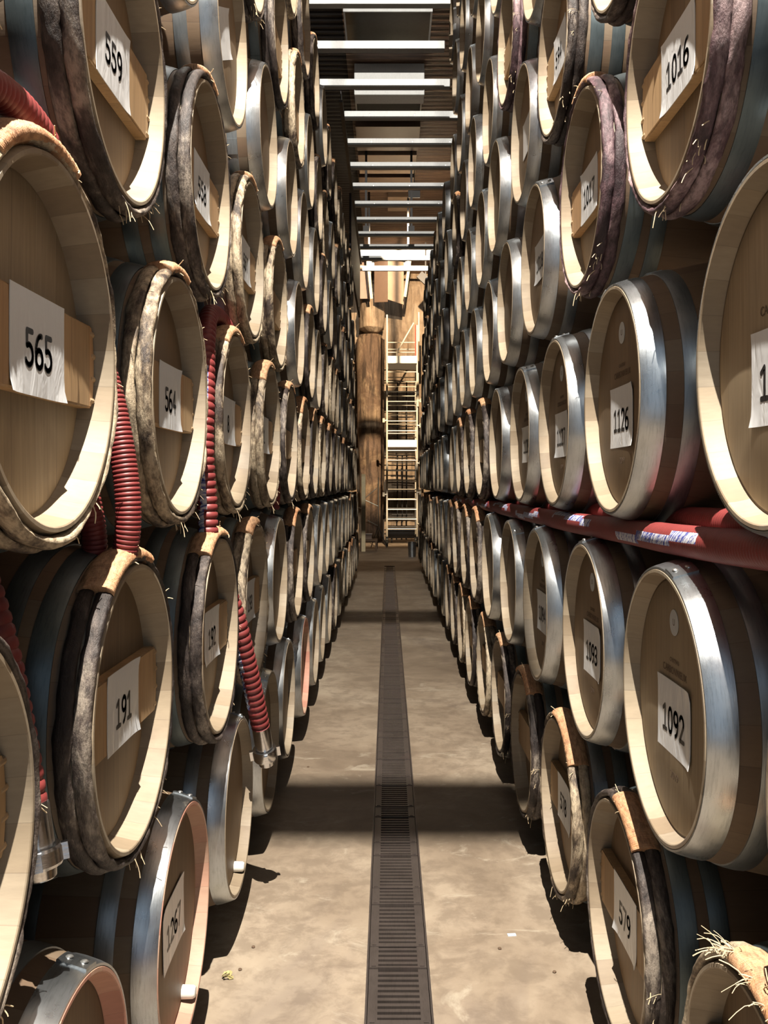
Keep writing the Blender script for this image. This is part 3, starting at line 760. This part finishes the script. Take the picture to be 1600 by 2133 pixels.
coupling('steel hose coupling hanging beside the left floor barrels', (-0.44, 3.12, -0.835), (-0.425, 3.17, -0.985))
coupling('steel hose coupling hanging left of the barrel marked 191', (-0.542, 1.375, -0.485), (-0.525, 1.372, -0.60), 0.8)

def tubes(name, segs, r, mat, parent, n=8):
    bm = bmesh.new()
    for a, b in segs: tube(bm, [a, b], r, n)
    return obj(name, mesh(name, bm, mat), parent)
# ------------------------------------------------------------------ overhead frame over the aisle
H = 4.13
t = thing('overhead_frame', 'zinc ladder frame of crossbars spanning high over the aisle', 'frame', (0, 0, H))
ys = [7.74 + 0.8 * k for k in range(-7, 13)]
for i, y in enumerate(ys):
    bm = bmesh.new(); x0 = -0.487
    if 7.0 < y < 9.6: x0 = -0.95
    if y < 7: x0 = -0.95
    x1 = 0.535 if y < 8.7 else (0.64 if y < 9.6 else 1.0)
    box(bm, x0, x1, y - 0.055, y + 0.03, -0.04, 0.04)
    bevel(bm, 0.004, 1)
    c = obj('crossbar', mesh('crossbar', bm, M['bar_metal'], False), t)
    if i >= 10:
        for bx in (-0.2, 0.3, 0.75):
            bm = bmesh.new(); lathe(bm, [(0, 0.0005), (0, 0.011), (0.006, 0.009), (0.007, 0.0005)], 10, False)
            bmesh.ops.rotate(bm, verts=bm.verts, cent=(0, 0, 0), matrix=Matrix.Rotation(-PI / 2, 3, 'Z'))
            bmesh.ops.translate(bm, verts=bm.verts, vec=(bx, y - 0.056, 0)); obj('bolt', mesh('bolt', bm, M['rivet']), c)
for x, mt in ((-0.50, M['dark_metal']), (0.86, M['bar_metal'])):
    bm = bmesh.new(); box(bm, x - 0.02, x + 0.02, 10.9 if x > 0 else 9.6, 16.7, -0.07, -0.045); box(bm, x - 0.004, x + 0.004, 10.9 if x > 0 else 9.6, 16.7, -0.045, 0.05)
    obj('side_rail', mesh('side_rail', bm, mt, False), t)
for x in (-0.36, 0.39):
    for y in (14.96, 17.36 - 0.02):
        bm = bmesh.new(); box(bm, x - 0.018, x + 0.018, y - 0.018, y + 0.018, -0.02, 5.62 - H); box(bm, x - 0.05, x + 0.05, y - 0.03, y + 0.03, 0.02, 0.14)
        obj('hanger', mesh('hanger', bm, M['dark_metal'], False), t)
for lab, y in (('unseen plate added near the lamp to cast the first floor shadow band', 0.485), ('unseen plate added to cast the second floor shadow band', 1.29)):
    t = thing('shadow_plate', lab, 'plate', (0.0215, y, H), 0, 'unseen plates added to cast the floor shadow bands')  # unseen blockers, sized and placed to cast the dark bands on the floor
    bm = bmesh.new(); box(bm, -0.0885, 0.0885, 0, 0.085, -0.03, 0.0); obj('plate', mesh('plate', bm, M['bar_metal'], False), t)
    for x in (-0.08, 0.08): tubes('rod', [((x, 0.04, 0), (x, 0.04, 5.64 - H))], 0.003, M['dark_metal'], t)
# dark hanging sheet along the left of the frame
bm = bmesh.new(); box(bm, -0.54, -0.51, 12.6, 16.6, 3.06, 4.06)
thing('dark_sheet', 'black sheet hanging along the top of the left stack', 'sheet', (0, 0, 0), 0, None, mesh('dark_sheet', bm, M['black'], False))

# ceiling fittings above the frame
def panel(name, label, cat, x0, x1, y0, y1, z0, z1, mat, frame=None):
    t = thing(name, label, cat, ((x0 + x1) / 2, (y0 + y1) / 2, z0))
    hx, hy, h = (x1 - x0) / 2, (y1 - y0) / 2, z1 - z0
    bm = bmesh.new(); box(bm, -hx, hx, -hy, hy, 0, h); obj('sheet', mesh('sheet', bm, mat, False), t)
    if frame:
        bm = bmesh.new(); fw = 0.02
        box(bm, -hx - fw, -hx, -hy, hy, -0.015, h * 0.6); box(bm, hx, hx + fw, -hy, hy, -0.015, h * 0.6)
        box(bm, -hx - fw, hx + fw, -hy - fw, -hy, -0.015, h * 0.6); box(bm, -hx - fw, hx + fw, hy, hy + fw, -0.015, h * 0.6)
        obj('rim', mesh('rim', bm, frame, False), t)
    return t
panel('ceiling_hatch', 'greenish glass hatch with metal rim, nearest above the crossbars', 'hatch', -0.50, 0.50, 10.5, 11.45, 5.50, 5.63, M['green_glass'], M['bar_metal'])
panel('ceiling_hatch', 'black open hatch with pale rim beyond the white vent', 'hatch', -0.45, 0.47, 12.75, 13.6, 5.50, 5.63, M['black'], M['white_metal'])
panel('ceiling_sheet', 'brown ribbed sheet on the ceiling, nearest of the four sheets', 'sheet', -0.50, 0.50, 13.9, 14.9, 5.50, 5.63, M['brown_panel'])
panel('ceiling_sheet', 'brown ceiling sheet, second of the four beyond the hatches', 'sheet', -0.50, 0.48, 15.1, 16.0, 5.50, 5.63, M['tan_panel'])
panel('ceiling_sheet', 'tan ceiling sheet, third of the four beyond the hatches', 'sheet', -0.52, 0.48, 16.2, 17.0, 5.50, 5.63, M['brown_panel'])
panel('ceiling_sheet', 'half tan ceiling sheet, farthest of the four', 'sheet', 0.0, 0.45, 17.3, 18.2, 5.50, 5.63, M['tan_panel'])
t = thing('ceiling_vent', 'white slotted vent box high above the aisle', 'vent', (0.02, 12.1, 5.22))
bm = bmesh.new(); box(bm, -0.47, 0.47, 0, 0.3, 0, 0.42); bevel(bm, 0.006, 1); obj('housing', mesh('housing', bm, M['white_metal'], False), t)
for k in range(10):
    if k in (4, 5): continue
    bm = bmesh.new(); xx = -0.40 + k * 0.088; box(bm, xx, xx + 0.012, -0.004, 0.004, 0.09 + 0.02 * (k % 2), 0.13 + 0.02 * (k % 2)); obj('slot', mesh('slot', bm, M['black'], False), t)
for z in (0.055, 0.20):
    bm = bmesh.new(); box(bm, -0.46, 0.46, -0.006, 0.002, z, z + 0.007); obj('seam', mesh('seam', bm, M['dark_metal'], False), t)
for lab, x0, x1, y0, y1 in (('wide lit ceiling panel over the end chamber', -0.85, 1.05, 21.5, 22.3), ('narrow lit ceiling panel just before the end wall', -0.43, 0.45, 22.75, 23.5)):
    t = thing('light_panel', lab, 'lamp', ((x0 + x1) / 2, (y0 + y1) / 2, 5.54))
    hx, hy = (x1 - x0) / 2, (y1 - y0) / 2
    bm = bmesh.new(); box(bm, -hx, hx, -hy, hy, 0, 0.02); obj('diffuser', mesh('diffuser', bm, M['lamp'], False), t)
    bm = bmesh.new(); box(bm, -hx - 0.03, hx + 0.03, -hy - 0.03, hy + 0.03, 0.02, 0.10); obj('housing', mesh('housing', bm, M['white_metal'], False), t)

# ------------------------------------------------------------------ end chamber
def blob(name, label, cat, prof, mat, amp, seed, loc):
    """rock column from (z, half width, half depth) stations"""
    bm = bmesh.new(); rings = []; n = 40
    P = []
    for a, b in zip(prof, prof[1:]):
        for k in range(14): P.append(tuple(a[i] + (b[i] - a[i]) * k / 14 for i in range(4)))
    P.append(prof[-1])
    for z, hx, hy, cx in P:
        ring = []
        for k in range(n):
            an = 2 * PI * k / n; p = Vector((math.cos(an) * 1.6 + seed, math.sin(an) * 1.6, z * 0.9))
            f = 1 + amp * noise.fractal(p, 0.8, 2.0, 5)
            ring.append(bm.verts.new((cx + hx * math.cos(an) * f, hy * math.sin(an) * f, z)))
        rings.append(ring)
    for A, B in zip(rings, rings[1:]):
        for k in range(n): bm.faces.new((A[k], A[(k + 1) % n], B[(k + 1) % n], B[k]))
    bm.faces.new(rings[0]); bm.faces.new(rings[-1])
    return thing(name, label, cat, loc, 0, None, mesh(name, bm, mat, True, 70))
blob('rock_column', 'dark streaked rock column left of the scaffold', 'rock', [(0, 0.26, 0.3, 0.06), (1.0, 0.30, 0.35, 0.04), (2.2, 0.33, 0.36, 0.02), (3.4, 0.35, 0.38, 0.0), (4.6, 0.36, 0.4, 0.0), (5.25, 0.36, 0.4, 0.0), (5.38, 0.30, 0.35, 0.0)], M['rock_dark'], 0.07, 4.2, (-0.46, 23.62, FZ))
blob('rock_ledge', 'rounded pale rock ledge above the dark column', 'rock', [(0, 0.15, 0.25, 0.02), (0.1, 0.32, 0.45, 0), (0.5, 0.34, 0.5, 0), (0.9, 0.30, 0.4, 0), (1.0, 0.2, 0.3, 0)], M['rock'], 0.16, 8.8, (-0.42, 23.5, 3.93))
for i, (px, pz, s) in enumerate([(-1.00, 4.05, 0.12), (-1.02, 3.72, 0.09), (-0.99, 3.45, 0.10), (-0.97, 3.2, 0.09), (-0.93, 2.95, 0.08), (-0.92, 2.75, 0.07)]):
    blob('ledge_stone', 'pale stone jutting from the rock at the left of the end wall, %s' % (['topmost', 'second down', 'third down', 'fourth down', 'fifth down', 'lowest'][i]), 'stone', [(-s * 0.45, s * 0.5, 0.1, 0), (-s * 0.2, s * 1.1, 0.22, 0), (s * 0.2, s * 1.15, 0.22, 0), (s * 0.45, s * 0.6, 0.12, 0)], M['rock'], 0.25, i * 2.3, (px, 24.02, pz))

S0 = (0.0, 21.6, FZ)
t = thing('scaffold_tower', 'tall aluminium scaffold tower on castors before the rock wall', 'scaffold', (S0[0], S0[1], S0[2]))
zt = 5.55; xs = (-0.02, 0.70)
for yy in (0.0, 1.1):
    for xi, x in enumerate(xs):
        tubes('upright', [((x, yy, 0.22), (x, yy, zt if xi == 0 else zt - 0.25))], 0.022, M['alu'], t)
    k = 0; z = 0.42
    while z < 4.9:
        tubes('rung', [((xs[0], yy, z), (xs[1], yy, z))], 0.012, M['alu'], t); z += 0.235; k += 1
    for xi, x in enumerate(xs):
        w_ = thing_none = obj('castor', None, t, (x, yy, 0)) if False else None
        bm = bmesh.new(); lathe(bm, [(-0.025, 0.001), (-0.025, 0.07), (-0.015, 0.08), (0.015, 0.08), (0.025, 0.07), (0.025, 0.001)], 20, False)
        bmesh.ops.translate(bm, verts=bm.verts, vec=(x, yy, 0.08)); box(bm, x - 0.034, x - 0.027, yy - 0.02, yy + 0.02, 0.06, 0.24); box(bm, x + 0.027, x + 0.034, yy - 0.02, yy + 0.02, 0.06, 0.24); box(bm, x - 0.034, x + 0.034, yy - 0.025, yy + 0.025, 0.2, 0.24)
        obj('castor', mesh('castor', bm, M['rubber']), t)
for z in (2.42, 4.42):
    bm = bmesh.new(); box(bm, xs[0] + 0.03, xs[1] - 0.02, -0.06, 1.15, z - 0.04, z); box(bm, xs[0] + 0.02, xs[1] - 0.01, -0.09, -0.06, z - 0.04, z + 0.13, 0)
    obj('platform', mesh('platform', bm, M['white_metal'], False), t)
tubes('brace', [((0.22, -0.03, 4.65), (0.62, -0.03, 5.35)), ((0.22, -0.03, 4.65), (0.22, -0.03, 4.42))], 0.018, M['alu'], t)
tubes('brace', [((xs[0], 0, 0.5), (xs[0], 1.1, 2.2)), ((xs[1], 0, 2.6), (xs[1], 1.1, 4.3))], 0.014, M['alu'], t)
o = tubes('guard_post', [((0.665, -0.03, 4.5), (0.665, -0.03, 5.3))], 0.016, M['redp'], t); o['label'] = 'red guard post'
tubes('guard_post', [((0.74, -0.05, 4.9), (0.74, -0.05, 5.6)), ((0.72, -0.05, 3.35), (0.72, -0.05, 4.15))], 0.02, M['alu'], t)
for z in (2.9, 3.5, 2.0, 1.3, 0.55):
    bm = bmesh.new(); tube(bm, [(0.78, -0.02, z - 0.05), (0.78, -0.02, z + 0.05)], 0.028, 8); box(bm, 0.69, 0.78, -0.03, -0.01, z - 0.012, z + 0.012); obj('clamp', mesh('clamp', bm, M['alu']), t)
for z in (3.02, 1.25):
    bm = bmesh.new(); tube(bm, [(-0.10, -0.02, z - 0.05), (-0.10, -0.02, z + 0.05)], 0.03, 8); box(bm, -0.10, -0.01, -0.03, -0.01, z - 0.012, z + 0.012); obj('clamp', mesh('clamp', bm, M['alu']), t)
for lab, xs_, z0, z1, zs in (('upper black grille standing in for the scaffold shadow on the rock', (0.25, 0.49), 1.1, 2.65, (2.35, 2.05, 1.75, 1.5, 1.25)), ('lower black grille standing in for the scaffold shadow on the rock', (0.25, 0.377, 0.49), -1.0, 0.75, (0.55, 0.1, -0.4, -0.8))):
    g = thing('shadow_grille', lab, 'grille', (0, 23.55, 0), 0, 'grilles standing in for the scaffold shadow')  # dark bars added in place of the scaffold's shadow on the rock
    for x in xs_: tubes('bar', [((x, 0, z0), (x, 0, z1))], 0.018, M['dark_metal'], g)
    for z in zs: tubes('cross_bar', [((0.10, 0.0, z), (0.66, 0.0, z))], 0.013, M['dark_metal'], g)
    for x in (xs_[0], xs_[-1]):
        for z in (z0 + 0.1, z1 - 0.1): tubes('anchor', [((x, 0, z), (x, 0.56, z))], 0.012, M['dark_metal'], g)
# hanging boards and battens under the ceiling at the end
bm = bmesh.new()
prof = [(-0.34, 0.36), (0.0, 0.0), (0.40, 0.36)]
for (xa, ya), (xb, yb), mi in ((prof[0], prof[1], 0), (prof[1], prof[2], 1)):
    va = [bm.verts.new(p) for p in ((xa, ya, 0.06), (xb, yb, 0), (xb, yb, 1.14), (xa, ya, 1.14))]
    vb = [bm.verts.new((v.co.x, v.co.y + 0.04, v.co.z)) for v in va]
    bm.faces.new(va).material_index = mi; bm.faces.new(vb).material_index = mi
    for i in range(4): bm.faces.new((va[i], va[(i + 1) % 4], vb[(i + 1) % 4], vb[i])).material_index = mi
thing('hanging_boards', 'two brown boards meeting at a corner under the end ceiling', 'boards', (0.0, 22.3, 4.50), 0, None, mesh('hanging_boards', bm, [M['brown_panel'], M['tan_panel']], False))
bm = bmesh.new(); box(bm, -0.16, 0.16, 0, 0.03, 0, 0.98); thing('dark_board', 'dark brown board left of the hanging corner boards', 'board', (-0.58, 22.7, 4.66), 0, None, mesh('dark_board', bm, M['brown_panel'], False))
for lab, a, b in (('pale batten left of the hanging corner boards', (-0.50, 22.2, 5.63), (-0.40, 22.2, 4.55)), ('pale batten right of the hanging corner boards', (0.56, 22.2, 5.63), (0.42, 22.2, 4.6))):
    a, b = Vector(a), Vector(b); m = (a + b) / 2
    bm = bmesh.new(); box(bm, -0.035, 0.035, -0.02, 0.02, -(a - b).length / 2, (a - b).length / 2)
    o = thing('batten', lab, 'batten', m, 0, 'battens', mesh('batten', bm, M['batten'], False)); o.rotation_euler = (0, math.atan2(a.x - b.x, a.z - b.z), 0)
bm = bmesh.new(); box(bm, -1.0, 1.16, 0, 0.05, 0, 0.05); box(bm, -1.0, -0.96, 0, 0.05, 0.05, 0.31); box(bm, 1.11, 1.15, 0, 0.05, 0.05, 0.31); thing('cross_rail', 'pale rail across the end wall above the hanging boards', 'rail', (0, 22.24, 5.33), 0, None, mesh('cross_rail', bm, M['batten'], False))
bm = bmesh.new(); box(bm, -0.2, 0.2, 0, 0.1, -0.09, 0.09); bmesh.ops.rotate(bm, verts=bm.verts, cent=(0, 0, 0), matrix=Matrix.Rotation(0.75, 3, 'Y')); box(bm, -0.015, 0.015, 0.03, 0.06, 0.05, 0.88); o = thing('floodlight', 'black floodlight body at the top right of the end wall', 'floodlight', (0.88, 21.0, 4.75), 0, None, mesh('floodlight', bm, M['dark_metal'], False))

t = thing('lamp_shield', 'black housing added above the crossbars to hide the end lamp bulb', 'lamp', (0.45, 15.38, 4.95))  # added box that screens the end lamp's bulb from the camera
bm = bmesh.new(); box(bm, -0.10, 0.10, 0, 0.03, -0.07, 0.07); box(bm, -0.10, 0.10, 0, 0.10, 0.05, 0.07); obj('housing', mesh('housing', bm, M['dark_metal'], False), t)
tubes('hanger', [((0, 0.05, 0.07), (0, 0.05, 0.69))], 0.008, M['dark_metal'], t)
# things on the floor at the end
t = thing('metal_bin', 'tall steel bin at the right end of the aisle', 'bin', (0.50, 18.6, FZ))
bm = bmesh.new(); lathe(bm, [(0, 0.001), (0, 0.075), (0.30, 0.09), (0.30, 0.082), (0.01, 0.07), (0.01, 0.001)], 24, False); bmesh.ops.rotate(bm, verts=bm.verts, cent=(0, 0, 0), matrix=Matrix.Rotation(-PI / 2, 3, 'Y'))
obj('body', mesh('body', bm, M['steel']), t)
bm = bmesh.new(); tube(bm, [(0.092 * math.cos(a * PI / 12), 0.092 * math.sin(a * PI / 12), 0.30) for a in range(25)], 0.006, 6); obj('rim', mesh('rim', bm, M['chrome']), t)
t = thing('tripod_stand', 'thin grey stand with braces left of the scaffold', 'stand', (-0.22, 21.0, FZ))
tubes('pole', [((0, 0, 0.5), (0, 0, 1.65))], 0.010, M['steel_dark'], t)
for a, b in (((-0.3, 0, 1.18), (-0.04, 0.0, 1.4)), ((-0.3, 0, 1.12), (0, 0, 0.98)), ((-0.25, 0, 0.65), (0, 0, 0.52))): tubes('brace', [(a, b)], 0.007, M['steel_dark'], t)
for k in range(3): tubes('leg', [((0, 0, 0.52), (0.22 * math.cos(k * 2.1 + 0.4), 0.22 * math.sin(k * 2.1 + 0.4), 0.01))], 0.010, M['steel_dark'], t)
t = thing('wooden_post', 'pale weathered post standing at the left end of the aisle', 'post', (-0.54, 20.0, FZ)); 
bm = bmesh.new(); box(bm, -0.045, 0.045, -0.04, 0.04, 0, 1.72); bevel(bm, 0.006, 1); t.data = None
obj('shaft', mesh('shaft', bm, M['batten'], False), t)
tubes('arm', [((-0.17, 0, 0.99), (0.0, 0, 0.94))], 0.012, M['alu'], t)
t = thing('low_table', 'low dark table in the shade at the end', 'table', (-0.35, 20.3, FZ))
bm = bmesh.new(); box(bm, -0.28, 0.12, -0.25, 0.25, 0.22, 0.26); obj('table_top', mesh('table_top', bm, M['timber'], False), t)
for x in (-0.25, 0.09):
    for y in (-0.22, 0.22):
        bm = bmesh.new(); box(bm, x - 0.02, x + 0.02, y - 0.02, y + 0.02, 0, 0.22); obj('leg', mesh('leg', bm, M['timber'], False), t)
t = thing('cardboard_box', 'small grey box with white paper on the low table', 'box', (-0.44, 20.3, FZ + 0.26))
bm = bmesh.new(); box(bm, -0.08, 0.08, -0.08, 0.08, 0, 0.11); obj('carton', mesh('carton', bm, M['brown_panel'], False), t)
bm = bmesh.new(); box(bm, -0.10, 0.09, -0.1, 0.08, 0.11, 0.125); obj('paper', mesh('paper', bm, M['paper'], False), t)
t = thing('metal_cart', 'black trolley base behind the scaffold feet', 'cart', (0.50, 23.2, FZ))
bm = bmesh.new(); box(bm, -0.5, 0.45, -0.25, 0.25, 0.12, 0.42); obj('deck', mesh('deck', bm, M['dark_metal'], False), t)
for x in (-0.4, 0.35):
    bm = bmesh.new(); lathe(bm, [(-0.02, 0.001), (-0.02, 0.06), (0.02, 0.06), (0.02, 0.001)], 16, False); bmesh.ops.translate(bm, verts=bm.verts, vec=(x, -0.2, 0.06)); obj('wheel', mesh('wheel', bm, M['rubber']), t)

# ------------------------------------------------------------------ litter on the floor
def at(px, py): D = -FZ * F / (py - 1008); return ((px - 808) * D / F, D, FZ)
x, y, z = at(1066, 1948)
bm = bmesh.new(); box(bm, -0.014, 0.014, -0.007, 0.007, 0, 0.003); o = thing('paper_scrap', 'small pale blue paper scrap on the concrete, right of the drain', 'scrap', (x, y, z), 0, None, mesh('paper_scrap', bm, paper('blue_white_paper', (0.62, 0.74, 0.88)), False)); o.rotation_euler = (0, 0, 0.1)
x, y, z = at(474, 2038)
bm = bmesh.new(); rnd = random.Random(3)
for k in range(7):
    a = k * 0.9; c = [bm.verts.new((0.022 * rnd.uniform(0.3, 1) * math.cos(a + s) , 0.022 * rnd.uniform(0.3, 1) * math.sin(a + s), 0.001 + rnd.uniform(0, 0.016))) for s in (0, 0.7, 1.5, 2.2)]
    bm.faces.new(c)
geo = bmesh.ops.extrude_face_region(bm, geom=bm.faces[:]); bmesh.ops.translate(bm, vec=(0, 0, 0.0012), verts=[g for g in geo['geom'] if isinstance(g, bmesh.types.BMVert)])
thing('dry_leaf', 'crumpled yellow leaf on the concrete by the left barrels', 'leaf', (x, y, z), 0, None, mesh('dry_leaf', bm, M['leaf'], False))
for i, (px, py, lab) in enumerate([(528, 1974, 'dark pebble on the concrete above the dry leaf'), (500, 2021, 'dark pebble right beside the dry leaf'), (642, 1598, 'dark pebble at the far side of the shadow band, left floor'), (1041, 1977, 'brown crumb on the concrete below the blue paper scrap'), (1155, 2026, 'dark crumb on the concrete near the barrel marked 579')]):
    x, y, z = at(px, py); bm = bmesh.new(); bmesh.ops.create_icosphere(bm, subdivisions=2, radius=0.006)
    for v in bm.verts: v.co *= 1 + 0.3 * noise.noise(v.co * 200 + Vector((i, 0, 0))); v.co.z = v.co.z * 0.5 + 0.003
    thing('pebble', lab, 'pebble', (x, y, z), 0, 'crumbs on the floor', mesh('pebble', bm, M['timber']))
